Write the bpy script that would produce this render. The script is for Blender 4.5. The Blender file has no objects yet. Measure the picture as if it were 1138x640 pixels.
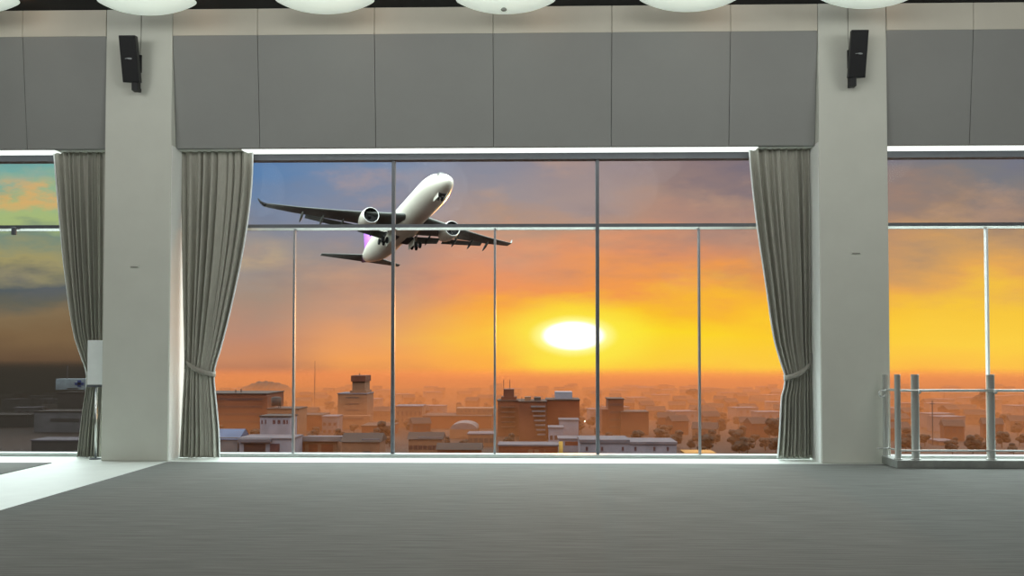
import bpy, bmesh, math, random
from mathutils import Vector, Matrix
PI = math.pi
SC = bpy.context.scene
COL = SC.collection
rng = random.Random(7)

# ------------------------------------------------------------------ camera
EYE = Vector((0, 0, 1.42))
F = 1000.0
YAW, PITCH, ROLL, SHY = .0232, .0276, .0005, 47.28
fw = Vector((-math.sin(YAW)*math.cos(PITCH), math.cos(YAW)*math.cos(PITCH), math.sin(PITCH)))
rt = Vector((math.cos(YAW), math.sin(YAW), 0))
up = rt.cross(fw)
rt, up = rt*math.cos(ROLL)+up*math.sin(ROLL), up*math.cos(ROLL)-rt*math.sin(ROLL)
cam = bpy.data.cameras.new('camera')
co = bpy.data.objects.new('camera', cam); COL.objects.link(co)
cam.sensor_width = 36; cam.lens = 36*F/1138; cam.clip_end = 5000; cam.clip_start = .05
cam.shift_y = SHY/1138
co.matrix_world = Matrix(((rt.x, up.x, -fw.x, EYE.x), (rt.y, up.y, -fw.y, EYE.y), (rt.z, up.z, -fw.z, EYE.z), (0, 0, 0, 1)))
SC.camera = co

def at(px, py, Y):
    """photo pixel -> point on the plane y = Y"""
    d = fw*F + rt*(px-569) - up*(py-320-SHY)
    return EYE + d*(Y/d.y)

# ------------------------------------------------------------------ helpers
class MB:
    def __init__(s): s.bm = bmesh.new()
    def face(s, pts):
        try: return s.bm.faces.new([s.bm.verts.new(p) for p in pts])
        except ValueError: return None
    def box(s, x0, x1, y0, y1, z0, z1, M=None):
        v = [Vector((x, y, z)) for z in (z0, z1) for y in (y0, y1) for x in (x0, x1)]
        if M: v = [M @ p for p in v]
        v = [s.bm.verts.new(p) for p in v]
        for f in ((0, 2, 3, 1), (4, 5, 7, 6), (0, 1, 5, 4), (2, 6, 7, 3), (0, 4, 6, 2), (1, 3, 7, 5)):
            s.bm.faces.new([v[i] for i in f])
        return s
    def rings(s, rings, cap=True, close=True):
        R = [[s.bm.verts.new(p) for p in r] for r in rings]
        n = len(R[0])
        for a, b in zip(R, R[1:]):
            for i in range(n if close else n-1):
                j = (i+1) % n
                s.bm.faces.new((a[i], a[j], b[j], b[i]))
        if cap and close:
            s.bm.faces.new(R[0][::-1]); s.bm.faces.new(R[-1])
        return s
    def tube(s, pts, r, n=12, cap=True):
        pts = [Vector(p) for p in pts]; R = []
        for i, p in enumerate(pts):
            d = (pts[min(i+1, len(pts)-1)]-pts[max(i-1, 0)]).normalized()
            a = d.cross(Vector((0, 0, 1)) if abs(d.z) < .95 else Vector((0, 1, 0))).normalized(); b = d.cross(a)
            rr = r[i] if isinstance(r, (list, tuple)) else r
            R.append([p+(a*math.cos(2*PI*k/n)+b*math.sin(2*PI*k/n))*rr for k in range(n)])
        return s.rings(R, cap)
    def lathe(s, prof, n=32, M=None, axis='z', sx=1, sy=1, cap=False):
        R = []
        for r, h in prof:
            ring = []
            for k in range(n):
                c, q = r*math.cos(2*PI*k/n)*sx, r*math.sin(2*PI*k/n)*sy
                p = Vector((c, q, h)) if axis == 'z' else Vector((h, c, q))
                ring.append(M @ p if M else p)
            R.append(ring)
        return s.rings(R, cap)
    def prism(s, prof, x0, x1):
        """profile of (y, z) extruded along x"""
        return s.rings([[(x0, y, z) for y, z in prof], [(x1, y, z) for y, z in prof]])
    def build(s, name, m, parent=None, smooth=False, loc=None, bevel=0, solid=0, sub=0):
        bmesh.ops.remove_doubles(s.bm, verts=s.bm.verts, dist=1e-5)
        bmesh.ops.recalc_face_normals(s.bm, faces=s.bm.faces)
        me = bpy.data.meshes.new(name); 
        if loc is not None: bmesh.ops.translate(s.bm, verts=s.bm.verts, vec=-Vector(loc))
        s.bm.to_mesh(me); s.bm.free()
        if smooth: 
            for p in me.polygons: p.use_smooth = True
        me.materials.append(m)
        o = bpy.data.objects.new(name, me); COL.objects.link(o)
        if loc is not None: o.location = loc
        if parent is not None:
            o.parent = parent
            if loc is None: o.location = (0, 0, 0)
        if solid:
            q = o.modifiers.new('solid', 'SOLIDIFY'); q.thickness = solid; q.offset = 0
        if bevel:
            q = o.modifiers.new('bevel', 'BEVEL'); q.width = bevel; q.segments = 2; q.limit_method = 'ANGLE'
        if sub:
            q = o.modifiers.new('sub', 'SUBSURF'); q.levels = sub; q.render_levels = sub
        return o

def tag(o, label=None, cat=None, group=None, kind=None):
    if label: o['label'] = label
    if cat: o['category'] = cat
    if group: o['group'] = group
    if kind: o['kind'] = kind
    return o
def empty(name, loc=(0, 0, 0), parent=None):
    o = bpy.data.objects.new(name, None); COL.objects.link(o); o.location = loc
    o.empty_display_size = .2
    if parent: o.parent = parent
    return o
def copy_tree(o, parent=None):
    c = o.copy(); COL.objects.link(c)
    if parent: c.parent = parent
    for ch in list(o.children): copy_tree(ch, c)
    return c

def lin(c):
    return tuple((x/12.92 if x <= .04045 else ((x+.055)/1.055)**2.4) for x in [v/255 for v in c])

class NT:
    def __init__(s, tree): s.t = tree; s.n = tree.nodes; s.l = tree.links
    def new(s, ty, **k):
        n = s.n.new(ty)
        for a, b in k.items(): setattr(n, a, b)
        return n
    def set(s, sock, v):
        if hasattr(v, 'is_linked') or hasattr(v, 'links'): s.l.new(v, sock)
        else: sock.default_value = v
    def math(s, op, a, b=0.0, c=None, clamp=False):
        n = s.new('ShaderNodeMath', operation=op, use_clamp=clamp)
        s.set(n.inputs[0], a); s.set(n.inputs[1], b)
        if c is not None: s.set(n.inputs[2], c)
        return n.outputs[0]
    def smooth(s, v, a, b, lo=0., hi=1.):
        n = s.new('ShaderNodeMapRange', interpolation_type='SMOOTHSTEP')
        s.set(n.inputs[0], v)
        for i, q in enumerate((a, b, lo, hi)): n.inputs[i+1].default_value = q
        return n.outputs[0]
    def mix(s, f, a, b, mode='MIX'):
        n = s.new('ShaderNodeMix', data_type='RGBA', blend_type=mode)
        s.set(n.inputs[0], f); s.set(n.inputs[6], a if hasattr(a, 'links') else (*a, 1)); s.set(n.inputs[7], b if hasattr(b, 'links') else (*b, 1))
        return n.outputs[2]
    def xyz(s, x, y, z):
        n = s.new('ShaderNodeCombineXYZ')
        for i, q in enumerate((x, y, z)): s.set(n.inputs[i], q)
        return n.outputs[0]
    def noise(s, vec, scale, detail=3, rough=.5):
        n = s.new('ShaderNodeTexNoise'); s.l.new(vec, n.inputs['Vector'])
        n.inputs['Scale'].default_value = scale; n.inputs['Detail'].default_value = detail; n.inputs['Roughness'].default_value = rough
        return n.outputs[0]

def mat(name, c, rough=.6, metal=0., nscale=6., amt=.08, stretch=(1, 1, 1), spec=.4, emit=None, estr=0, bump=0, coat=0):
    """principled surface whose colour is modulated by object-space noise"""
    m = bpy.data.materials.new(name); m.use_nodes = True
    t = NT(m.node_tree); b = m.node_tree.nodes['Principled BSDF']
    tc = t.new('ShaderNodeTexCoord'); mp = t.new('ShaderNodeMapping'); mp.inputs['Scale'].default_value = stretch
    t.l.new(tc.outputs['Object'], mp.inputs[0])
    f = t.noise(mp.outputs[0], nscale, 4, .6)
    c = lin(c)
    k = t.smooth(f, .3, .7, 1-amt, 1+amt)
    g = t.new('ShaderNodeVectorMath', operation='SCALE'); g.inputs[0].default_value = c; t.l.new(k, g.inputs['Scale'])
    t.l.new(g.outputs[0], b.inputs['Base Color'])
    b.inputs['Roughness'].default_value = rough; b.inputs['Metallic'].default_value = metal
    b.inputs['Specular IOR Level'].default_value = spec
    if coat: b.inputs['Coat Weight'].default_value = coat
    if emit: b.inputs['Emission Color'].default_value = (*emit, 1); b.inputs['Emission Strength'].default_value = estr
    if bump:
        bn = t.new('ShaderNodeBump'); bn.inputs['Strength'].default_value = bump; bn.inputs['Distance'].default_value = .01
        t.l.new(f, bn.inputs['Height']); t.l.new(bn.outputs[0], b.inputs['Normal'])
    return m

M = {}
M['plaster'] = mat('plaster', (206, 209, 200), .75, nscale=2, amt=.02)
M['band'] = mat('band', (206, 203, 190), .75, nscale=2, amt=.02)
M['panel'] = mat('panel', (141, 143, 141), .7, nscale=1.5, amt=.02)
M['joint'] = mat('joint', (78, 78, 75), .9)
M['soffit'] = mat('soffit', (235, 238, 232), .6, amt=.01)
M['black'] = mat('black', (13, 15, 18), .8, amt=.1)
M['wall'] = mat('wall', (120, 118, 112), .8, amt=.03)
M['tile'] = mat('tile', (222, 228, 222), .45, nscale=3, amt=.03, spec=.5)
M['carpet'] = mat('carpet', (116, 118, 114), .9, nscale=5, amt=.17, stretch=(.35, 7, 1), spec=.15, bump=.15)
M['curtain'] = mat('curtain', (180, 180, 170), .85, nscale=60, amt=.06, stretch=(1, 1, .15), spec=.2)
M['tie'] = mat('tie', (150, 147, 138), .8, nscale=40, amt=.05)
M['alu'] = mat('aluminium', (150, 152, 156), .4, .6, amt=.04)
M['alu_dark'] = mat('dark_aluminium', (98, 102, 108), .45, .2, amt=.04)
M['alu_pale'] = mat('pale_aluminium', (235, 237, 235), .22, .95, amt=.02)
M['sill'] = mat('sill_metal', (178, 184, 182), .4, .5, amt=.03)
M['steel'] = mat('brushed_steel', (205, 208, 205), .22, .65, nscale=20, amt=.05, stretch=(1, 1, .1))
M['plinth'] = mat('plinth_steel', (150, 154, 150), .45, .25, nscale=8, amt=.12)
M['speaker'] = mat('speaker_black', (26, 28, 31), .55, amt=.08)
M['grille'] = mat('grille_black', (20, 21, 24), .7, nscale=200, amt=.3)
M['badge'] = mat('badge_silver', (120, 124, 126), .4, .3)
M['bowl'] = mat('opal_glass', (232, 240, 228), .35, amt=.02, emit=(.85, 1., .9), estr=.34)
M['led'] = mat('light_strip', (240, 245, 240), .5, emit=(.93, 1., .97), estr=.95)
M['board'] = mat('white_board', (238, 244, 244), .5, amt=.02)
M['slot'] = mat('slot_grey', (128, 128, 120), .6)
def glass_mat():
    m = bpy.data.materials.new('window_glass'); m.use_nodes = True; t = NT(m.node_tree); t.n.clear()
    o = t.new('ShaderNodeOutputMaterial'); a = t.new('ShaderNodeBsdfTransparent'); g = t.new('ShaderNodeBsdfGlossy')
    a.inputs[0].default_value = (.99, .995, .99, 1); g.inputs['Roughness'].default_value = .02
    tc = t.new('ShaderNodeTexCoord'); f = t.noise(tc.outputs['Object'], 1.5)
    x = t.new('ShaderNodeMixShader'); t.l.new(t.smooth(f, 0, 1, .001, .0025), x.inputs[0])
    t.l.new(a.outputs[0], x.inputs[1]); t.l.new(g.outputs[0], x.inputs[2]); t.l.new(x.outputs[0], o.inputs[0])
    return m
M['glass'] = glass_mat()
def cloth(m, k):
    """let some daylight through the weave"""
    t = NT(m.node_tree); b = m.node_tree.nodes['Principled BSDF']; o = m.node_tree.nodes['Material Output']
    tr = t.new('ShaderNodeBsdfTranslucent'); t.l.new(b.inputs['Base Color'].links[0].from_socket, tr.inputs[0])
    x = t.new('ShaderNodeMixShader'); x.inputs[0].default_value = k
    t.l.new(b.outputs[0], x.inputs[1]); t.l.new(tr.outputs[0], x.inputs[2]); t.l.new(x.outputs[0], o.inputs[0])
cloth(M['curtain'], .17)

# ------------------------------------------------------------------ the room
ZC = 6.126
def struct(o, label=None):
    o['kind'] = 'structure'
    if label: o['label'] = label
    return o
struct(MB().box(-10, 10, -9, 12.66, -.25, 0).build('floor', M['tile']), 'pale tiled floor showing as a white strip along the windows')
tag(MB().box(-4.85, 10, -9, 11.86, 0, .008).build('carpet', M['carpet']), 'large grey streaked carpet filling the middle of the hall', 'carpet')
tag(MB().box(-10, -6.33, -9, 11.74, 0, .008).build('carpet', M['carpet']), 'grey carpet at the far left beyond the pale walkway', 'carpet')
struct(MB().box(-10.2, 10.2, -9.2, 12.9, ZC, ZC+.3).build('ceiling', M['black']), 'black ceiling above the lamps')
struct(MB().box(-10.2, -10, -9, 12.6, 0, ZC).build('wall_left', M['wall']), 'plain side wall')
struct(MB().box(10, 10.2, -9, 12.6, 0, ZC).build('wall_right', M['wall']), 'plain side wall')
struct(MB().box(-10, 10, -9.2, -9, 0, ZC).build('wall_back', M['wall']), 'plain rear wall')

CX = ((-5.804, -4.897), (3.809, 4.714))
for (a, b), lab in zip(CX, ('pale plastered column left of the main window', 'pale plastered column right of the main window')):
    o = struct(MB().box(a, b, 12.0, 13.0, 0, ZC).build('column', M['plaster'], bevel=.012), lab)
M['jamb'] = mat('white_jamb', (240, 243, 240), .5, amt=.01)  # white sheets over the column sides stand in for bright daylight
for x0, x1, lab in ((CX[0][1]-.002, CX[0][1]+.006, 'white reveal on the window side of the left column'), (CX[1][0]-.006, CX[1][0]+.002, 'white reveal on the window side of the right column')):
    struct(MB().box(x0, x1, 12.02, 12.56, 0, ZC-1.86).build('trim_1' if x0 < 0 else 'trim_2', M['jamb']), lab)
BAYS = ((-10, CX[0][0]), (CX[0][1], CX[1][0]), (CX[1][1], 10))
SEAMS = ((25,), (286, 416, 548, 680, 812), (1082,))
ZB = 5.76; ZH = 4.255
for (a, b), sm, lab in zip(BAYS, SEAMS, ('grey panelled header above the left window', 'grey panelled header above the main window', 'grey panelled header above the right window')):
    xs = [a+.004] + [at(s, 25, 12).x for s in sm] + [b-.004]
    g = MB(); g2 = MB()
    for p, q in zip(xs, xs[1:]):
        p += .003; q -= .003
        g.prism([(12.005, ZB), (12.16, ZH), (12.20, ZH-.002), (12.24, ZH), (12.24, ZB)], p, q)
        g2.prism([(12.0, ZC-.005), (12.0, ZB), (12.24, ZB), (12.24, ZC-.005)], p, q)
    h = struct(g.build('wall_front', M['panel'], bevel=.004), lab)
    g2.build('upper_band', M['band'], h, bevel=.004)
    MB().box(a+.002, b-.002, 12.25, 12.8, ZH+.02, ZC).build('backing', M['joint'], h)
    MB().box(a+.002, b-.002, 12.24, 12.52, ZH, ZH+.018).build('soffit', M['soffit'], h)

# ------------------------------------------------------------------ windows
GY = 12.58
def window(n, a, b, full, half, lab, led):
    w = struct(empty('window_%d' % n, ((a+b)/2, GY, 0)), lab)
    ox = (a+b)/2
    def put(g, name, m, **k):
        o = g.build(name, m, None, **k); o.parent = w; o.location = (-ox, -GY, 0); return o
    put(MB().box(a, b, 12.5, 12.66, 4.16, 4.34), 'head_frame', M['alu_dark'])
    put(MB().box(a, b, 12.5, 12.66, 0, .05), 'sill_frame', M['sill'], bevel=.005)
    zt = at(590, 250, GY).z
    put(MB().box(a, b, GY-.035, GY+.04, zt-.035, zt+.012), 'transom', M['alu_dark'])
    put(MB().prism([(GY-.035, zt-.036), (GY-.005, zt-.068), (GY+.03, zt-.068), (GY+.03, zt-.036)], a, b), 'transom_lip', M['alu_pale'])
    fx = [at(p, 340, GY).x for p in full]; hx = [at(p, 340, GY).x for p in half]
    for x in fx: put(MB().box(x-.024, x+.024, GY-.04, GY+.05, .05, 4.16), 'mullion', M['alu_dark'], bevel=.006)
    for x in hx: put(MB().box(x-.015, x+.015, GY-.03, GY+.04, .05, zt-.068), 'thin_mullion', M['board'] if n == 3 else M['alu'], bevel=.006)  # right window's thin mullion painted white for the light it reflects
    ex = [a] + fx + [b]
    for p, q in zip(ex, ex[1:]):
        put(MB().box(p+.001, q-.001, GY-.006, GY+.006, zt+.012, 4.16), 'glass_pane', M['glass'])
    ex = sorted([a] + fx + hx + [b])
    for p, q in zip(ex, ex[1:]):
        put(MB().box(p+.001, q-.001, GY-.006, GY+.006, .05, zt-.068), 'glass_pane', M['glass'])
    l0, l1 = led
    put(MB().box(l0, l1, 12.22, 12.48, ZH-.012, ZH), 'light_strip', M['led'])  # glowing strip stands in for bright daylight above the head frame
    return w
window(1, -10, CX[0][0]+.05, (), (), 'window bay left of the left column', (-9.9, at(66, 168, 12.35).x))
window(2, CX[0][1]-.05, CX[1][0]+.05, (437, 664), (327, 550, 777), 'wide main window between the two columns', (at(272, 168, 12.35).x, at(840, 168, 12.35).x))
window(3, CX[1][1]-.05, 10, (), (1097,), 'window bay right of the right column', (CX[1][1]+.02, 9.9))

# small clip on the left transom
p = at(14.5, 256, 12.5); g = MB().box(p.x-.03, p.x+.03, 12.5, 12.545, p.z-.06, p.z+.05)
tag(g.build('transom_clip', M['alu_dark'], bevel=.008), 'small dark clip on the crossbar of the left window', 'clip')

# ------------------------------------------------------------------ curtains
def interp(pts, y):
    pts = sorted(pts)
    if y <= pts[0][0]: return pts[0][1]
    n = len(pts)
    for i in range(n-1):
        if y <= pts[i+1][0]:
            y0, x0 = pts[i]; y1, x1 = pts[i+1]
            h = y1-y0; t = (y-y0)/h
            s = (x1-x0)/h
            m0 = s if i == 0 else (x1-pts[i-1][1])/(y1-pts[i-1][0])
            m1 = s if i == n-2 else (pts[i+2][1]-x0)/(pts[i+2][0]-y0)
            return (2*t**3-3*t*t+1)*x0+(t**3-2*t*t+t)*h*m0+(-2*t**3+3*t*t)*x1+(t**3-t*t)*h*m1
    return pts[-1][1]
def curtain(outer, inner, tie_in, tie_out, label, folds, seed):
    Y = 12.375
    r = random.Random(seed)
    ph = [r.uniform(0, 6.28) for _ in range(6)]
    top, bot = 164.5, 508.6
    NU, NV = 260, 90
    rows = []
    xm = at((inner[0][1]+outer[0][1])/2, 300, Y).x
    base = Vector((xm, Y, 0))
    tie_py = (tie_in[1]+tie_out[1])/2
    for j in range(NV+1):
        py = top+(bot-top)*j/NV
        xo = at(interp(outer, py), py, Y); xi = at(interp(inner, py), py, Y)
        z = xo.z
        d = abs(py-tie_py)
        A = .068 if py < tie_py else .07
        A *= (.45+.55*min(1, d/45))*(.5+.5*min(1, (py-top)/70))
        row = []
        for i in range(NU+1):
            s = i/NU
            q = s+.018*math.sin(2*PI*2.3*s+ph[0])+.012*math.sin(2*PI*5.1*s+ph[1])+.004*math.sin(j*.06+ph[2]+9*s)
            w = math.sin(2*PI*folds*q+ph[3])
            w = math.copysign(abs(w)**.75, w)*(.75+.25*math.sin(2*PI*1.7*s+ph[4]))
            w += .22*math.sin(2*PI*folds*2.13*q+ph[5])
            x = xi.x+(xo.x-xi.x)*s
            x += .008*math.cos(2*PI*folds*q+ph[3])*min(1, 8*s*(1-s))
            edge = min(1, 12*min(s, 1-s))
            y = Y+A*w*(.4+.6*edge)
            row.append(Vector((x, y, max(z, .012)))-base)
        rows.append(row)
    c = tag(empty('curtain', base), label, 'curtain')
    MB().rings(rows, cap=False, close=False).build('curtain_fabric', M['curtain'], c, smooth=True, solid=.006)
    MB().tube([rows[j][NU]+Vector((0, -.004, 0)) for j in range(0, NV+1, 2)], .011, 8).build('hem', M['board'], c, smooth=True)  # pale tube imitates the daylit rim of the cloth
    # tieback sash around the gathered cloth
    a = at(*tie_in, Y-.03)-base; b = at(*tie_out, Y-.03)-base
    sg = 1 if b.x > a.x else -1
    path = []
    for k in range(17):
        t = k/16; p = a.lerp(b, t); p.z -= .03*math.sin(PI*t); p.y -= .055*math.sin(PI*min(1, t*1.0))**.6+.012
        path.append(p)
    path += [b+Vector((sg*.004, .03, 0)), b+Vector((sg*.002, .07, .005)), b+Vector((-sg*.05, .09, .01))]
    hh = .036
    MB().rings([[p+Vector((0, 0, hh)), p+Vector((0, -.006, 0)), p-Vector((0, 0, hh))] for p in path], cap=False, close=False).build('tieback', M['tie'], c, smooth=True, solid=.008)
    hk = MB().tube([a+Vector((-sg*.01, -.015, .16)), a+Vector((-sg*.01, -.02, 0)), a+Vector((-sg*.01, -.015, -.1))], .012)
    hk.build('tieback_hook', M['slot'], c, smooth=True)
    return c
curtain([(164, 281), (200, 280), (240, 276), (290, 268), (350, 255), (385, 246), (413, 238), (430, 238.5), (450, 240.5), (480, 243), (509, 244)],
        [(164, 201), (300, 203), (400, 205), (430, 204), (509, 200)], (207, 402), (237.5, 416),
        'tied-back grey curtain on the left edge of the main window', 9, 3)
curtain([(164, 832), (210, 836), (260, 842), (320, 851), (376, 859.5), (405, 868), (418, 872), (430, 871), (441, 868), (477, 866), (509, 863.5)],
        [(164, 905), (300, 904), (400, 902.5), (430, 903), (509, 905)], (900, 405), (872.5, 420),
        'tied-back grey curtain on the right edge of the main window', 9, 5)
curtain([(164, 59), (220, 63), (260, 66.5), (310, 72), (372, 81.5), (400, 91), (413, 95.5), (430, 95.5), (460, 91), (509, 85)],
        [(164, 119), (300, 118), (400, 116), (509, 112)], (114, 404), (97, 416),
        'tied-back grey curtain in the left window beside the white board', 9, 11)

# ------------------------------------------------------------------ white board on a post
p0 = at(98.5, 378, 12.2); p1 = at(115.5, 427.5, 12.2); xp = at(107.2, 430, 12.2).x
t = tag(empty('sign_stand', (xp, 12.2, 0)), 'blank white signboard on a thin post beside the left column', 'sign stand')
L = Vector((xp, 12.2, 0))
def rel(o, par, L): o.parent = par; o.location = -Vector(L); return o
rel(MB().box(p0.x, p1.x, 12.17, 12.215, p1.z, p0.z).build('board', M['board'], bevel=.006), t, L)
rel(MB().box(p0.x-.002, p1.x, 12.168, 12.217, p1.z-.03, p1.z).build('board_edge', M['alu_dark']), t, L)
rel(MB().tube([(xp, 12.2, .012), (xp, 12.2, p1.z-.02)], .014).build('post', M['alu_pale'], smooth=True), t, L)
rel(MB().lathe([(.001, .014), (.075, .012), (.08, 0), (.001, 0)], 24, Matrix.Translation((xp, 12.2, 0))).build('base_plate', M['alu_dark']), t, L)

# ------------------------------------------------------------------ small slots on the columns
for px, py, lab in ((150, 296, 'small pale slot fitting on the left column face'), (951, 281, 'small pale slot fitting on the right column face')):
    p = at(px, py, 12); g = MB().box(p.x-.06, p.x+.06, 11.985, 12.0, p.z-.02, p.z+.02)
    s = tag(g.build('wall_slot', M['plaster'], loc=(p.x, 12, p.z), bevel=.004), lab, 'wall fitting')
    MB().box(-.05, .05, -.019, -.014, -.012, -.002).build('slot_opening', M['slot'], s)

# ------------------------------------------------------------------ speakers
def speaker(pxc, pyc, yaw, label):
    c = at(pxc, pyc, 11.80)
    t = tag(empty('wall_speaker', c), label, 'speaker')
    Rm = Matrix.Rotation(math.radians(14), 4, 'X')
    def put(g, name, m, par=t, **k):
        bmesh.ops.transform(g.bm, matrix=Rm, verts=g.bm.verts); return g.build(name, m, par, **k)
    W, H, D = .113, .30, .09
    g = MB(); g.rings([[(-W, -D, z), (W, -D, z), (W*.62, D, z), (-W*.62, D, z)] for z in (-H, H)])
    put(g, 'cabinet', M['speaker'], bevel=.008)
    gr = put(MB().box(-W+.006, W-.006, -D-.012, -D, -H+.01, H-.01), 'grille', M['grille'], bevel=.008)
    b = MB(); n = 12
    b.rings([[(-.045+.09*i/n, -D-.016, .004+.012*math.sin(PI*i/n)*(i/n)+.003), (-.045+.09*i/n, -D-.016, -.004+.010*math.sin(2*PI*i/n)*.5)] for i in range(n+1)], cap=False, close=False)
    put(b, 'badge', M['badge'], gr, solid=.004)
    sg = 1 if yaw < 0 else -1
    MB().box(sg*.04-.042, sg*.04+.042, -.0, .10, -.415, -.28).box(sg*.03-.02, sg*.03+.02, .09, .195, -.39, -.34).build('bracket', M['speaker'], t, bevel=.006)
    MB().box(-.05, .05, .175, .199, -.12, .12).box(-.03, .03, .05, .18, -.05, .05).build('wall_mount', M['speaker'], t)
    zt = ZC-c.z
    MB().tube([(sg*.03, .185, .1), (sg*.035, .195, .32), (sg*.035, .195, zt)], .004, 8).build('cable', M['slot'], t, smooth=True)
speaker(146.5, 66, -math.radians(24), 'black wall speaker near the top of the left column')
speaker(951.5, 60.5, math.radians(24), 'black wall speaker near the top of the right column')

# ------------------------------------------------------------------ oval bowl lamps under the ceiling
def bowl_lamp(px, py, label, knob=False):
    c = at(px, py, 11.25)
    t = tag(empty('ceiling_lamp', c), label, 'ceiling lamp', 'white bowl lamps under the black ceiling')
    prof = [(.0005, 0), (.1, .003), (.2, .013), (.3, .030), (.4, .055), (.5, .090), (.57, .122), (.622, .150), (.63, .156), (.622, .158), (.56, .13), (.4, .07), (.2, .025), (.0005, .012)]
    MB().lathe(prof, 56, sy=.5).build('bowl', M['bowl'], t, smooth=True)
    MB().tube([(0, 0, .012), (0, 0, ZC-c.z)], .012).build('stem', M['alu_dark'], t, smooth=True)
    MB().lathe([(.001, ZC-c.z-.04), (.06, ZC-c.z-.035), (.07, ZC-c.z), (.001, ZC-c.z)], 20).build('ceiling_rose', M['alu_dark'], t, smooth=True)
    if knob:
        MB().lathe([(.001, -.03), (.03, -.028), (.04, -.015), (.026, .004), (.001, .006)], 20, Matrix.Translation((-.02, -.12, -.0))).build('knob', M['plinth'], t, smooth=True)
    l = bpy.data.lights.new('lamp_bulb', 'POINT'); l.energy = .55; l.color = (1, .5, .22); l.shadow_soft_size = .03
    o = bpy.data.objects.new('lamp_bulb', l); COL.objects.link(o); o.parent = t; o.location = (.47, .36, .24)
for px, py, lab, k in ((-34, 13.5, 'white bowl lamp cut by the left edge of the photo', 0),
                       (163, 15, 'white bowl lamp above the left column speaker', 0),
                       (361, 13.5, 'white bowl lamp above the airplane', 0),
                       (562, 13.5, 'white bowl lamp with a small metal knob underneath', 1),
                       (766, 11, 'white bowl lamp between the knobbed lamp and the right column', 0),
                       (965, 7.5, 'white bowl lamp above the right column speaker', 0)):
    bowl_lamp(px, py, lab, k)

# ------------------------------------------------------------------ steel railing
RY = 11.47
xc = at(999, 519, RY).x
L = Vector((xc, RY, 0))
t = tag(empty('railing', L), 'stainless steel railing with posts and rails on a low plinth by the right column', 'railing')
hp = .105
g = MB().box(xc-.03, 9.9, RY-.02, RY+.2, 0.008, hp).box(xc-.03, xc+.14, RY+.2, 11.95, 0.008, hp)
rel(g.build('plinth', M['plinth'], bevel=.006), t, L)
ztop = at(1017, 416, RY).z
zu = at(1017, 434, RY).z; zl = at(1017, 501, RY).z
for px, y in ((984, 11.86), (997.5, RY+.075), (1017, RY+.09), (1101, RY+.09), (1185, RY+.09)):
    x = at(px, 450, y).x
    k = .038 if px < 1000 else .049
    zt_ = at(px, 416, y).z
    rel(MB().lathe([(.001, hp), (k+.012, hp), (k+.012, hp+.012), (k, hp+.016), (k, zt_-.004), (k-.004, zt_), (.001, zt_)], 24, Matrix.Translation((x, y, 0))).build('post', M['steel'], smooth=False, bevel=0), t, L)
    if px > 1000:
        rel(MB().lathe([(.001, -.07), (.02, -.068), (.022, -.045), (.001, -.045)], 16, Matrix.Translation((x+.012, y-.045, zu-.02)) @ Matrix.Rotation(-PI/2, 4, 'X')).build('bolt', M['steel'], smooth=True), t, L)
xf = xc+.02
def railbar(z, r, hook):
    yb = RY+.03
    pts = [(9.9, yb, z), (xf+.1, yb, z), (xf+.03, yb+.01, z), (xf, yb+.05, z), (xf-.02, 11.80, z), (xf-.03, 11.93, z)]
    m = MB().tube(pts, r, 10)
    return m
rel(railbar(zu, .016, 1).build('upper_rail', M['steel'], smooth=True), t, L)
rel(railbar(zl, .012, 0).build('lower_rail', M['steel'], smooth=True), t, L)
hk = []
cx_, cz_ = at(979.5, 437, 11.80).x, at(979.5, 437, 11.80).z
for k in range(13):
    a = math.radians(60+300*k/12*.93); hk.append((cx_+.04*math.cos(a), 11.78, cz_+.04*math.sin(a)))
hk = [(xf-.02, 11.80, zu)] + hk
rel(MB().tube(hk, .012, 8).build('rail_hook', M['steel'], smooth=True), t, L)
p = at(975, 498, 11.82)
rel(MB().tube([(xf-.01, 11.80, zl), (p.x, 11.82, p.z)], .012, 8).build('rail_stub', M['steel'], smooth=True), t, L)

# ------------------------------------------------------------------ airplane
PM = dict(white=mat('airplane_white', (206, 203, 190), .35, nscale=.4, amt=.03, coat=.2),
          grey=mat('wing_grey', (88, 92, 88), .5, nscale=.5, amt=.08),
          dark=mat('airplane_dark', (22, 23, 26), .6), violet=mat('tail_violet', (165, 84, 214), .4, amt=.04),
          plum=mat('tail_plum', (92, 48, 104), .5), lip=mat('engine_lip', (225, 226, 224), .3, .1),
          tyre=mat('tyre', (18, 18, 19), .8), metal=mat('gear_metal', (150, 150, 150), .4, .7))
PR = Matrix(((.4346, .9006, .0041), (-.8795, .4234, .2171), (.1938, -.0979, .9761))).to_4x4()
AP = tag(empty('airplane'), 'white twin-engine jet airliner with violet tail fin climbing outside the window', 'airplane')
AP.matrix_world = Matrix.Translation((-28.97, 197.41, 30.17)) @ PR
def ring(x, r, zc, n=36, ry=None):
    return [(x, (ry or r)*math.cos(2*PI*k/n), zc+r*math.sin(2*PI*k/n)) for k in range(n)]
st = [(30.0, .05, -1.0), (29.85, .42, -1.0), (29.5, .8, -.97), (29, 1.12, -.9), (28.2, 1.5, -.75), (27, 1.92, -.5), (25.5, 2.32, -.25), (23.5, 2.65, -.06), (21, 2.8, 0), (18, 2.82, 0), (0, 2.82, 0), (-12, 2.82, 0), (-16, 2.7, .12), (-20, 2.4, .4), (-24, 1.9, .8), (-27.5, 1.35, 1.12)]
st = [(x, r*(1.09 if x < 20 else 1.09-.09*min(1, (x-20)/6)), z) for x, r, z in st]
fus = MB().rings([ring(*s) for s in st]).build('fuselage', PM['white'], AP, smooth=True)
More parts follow.
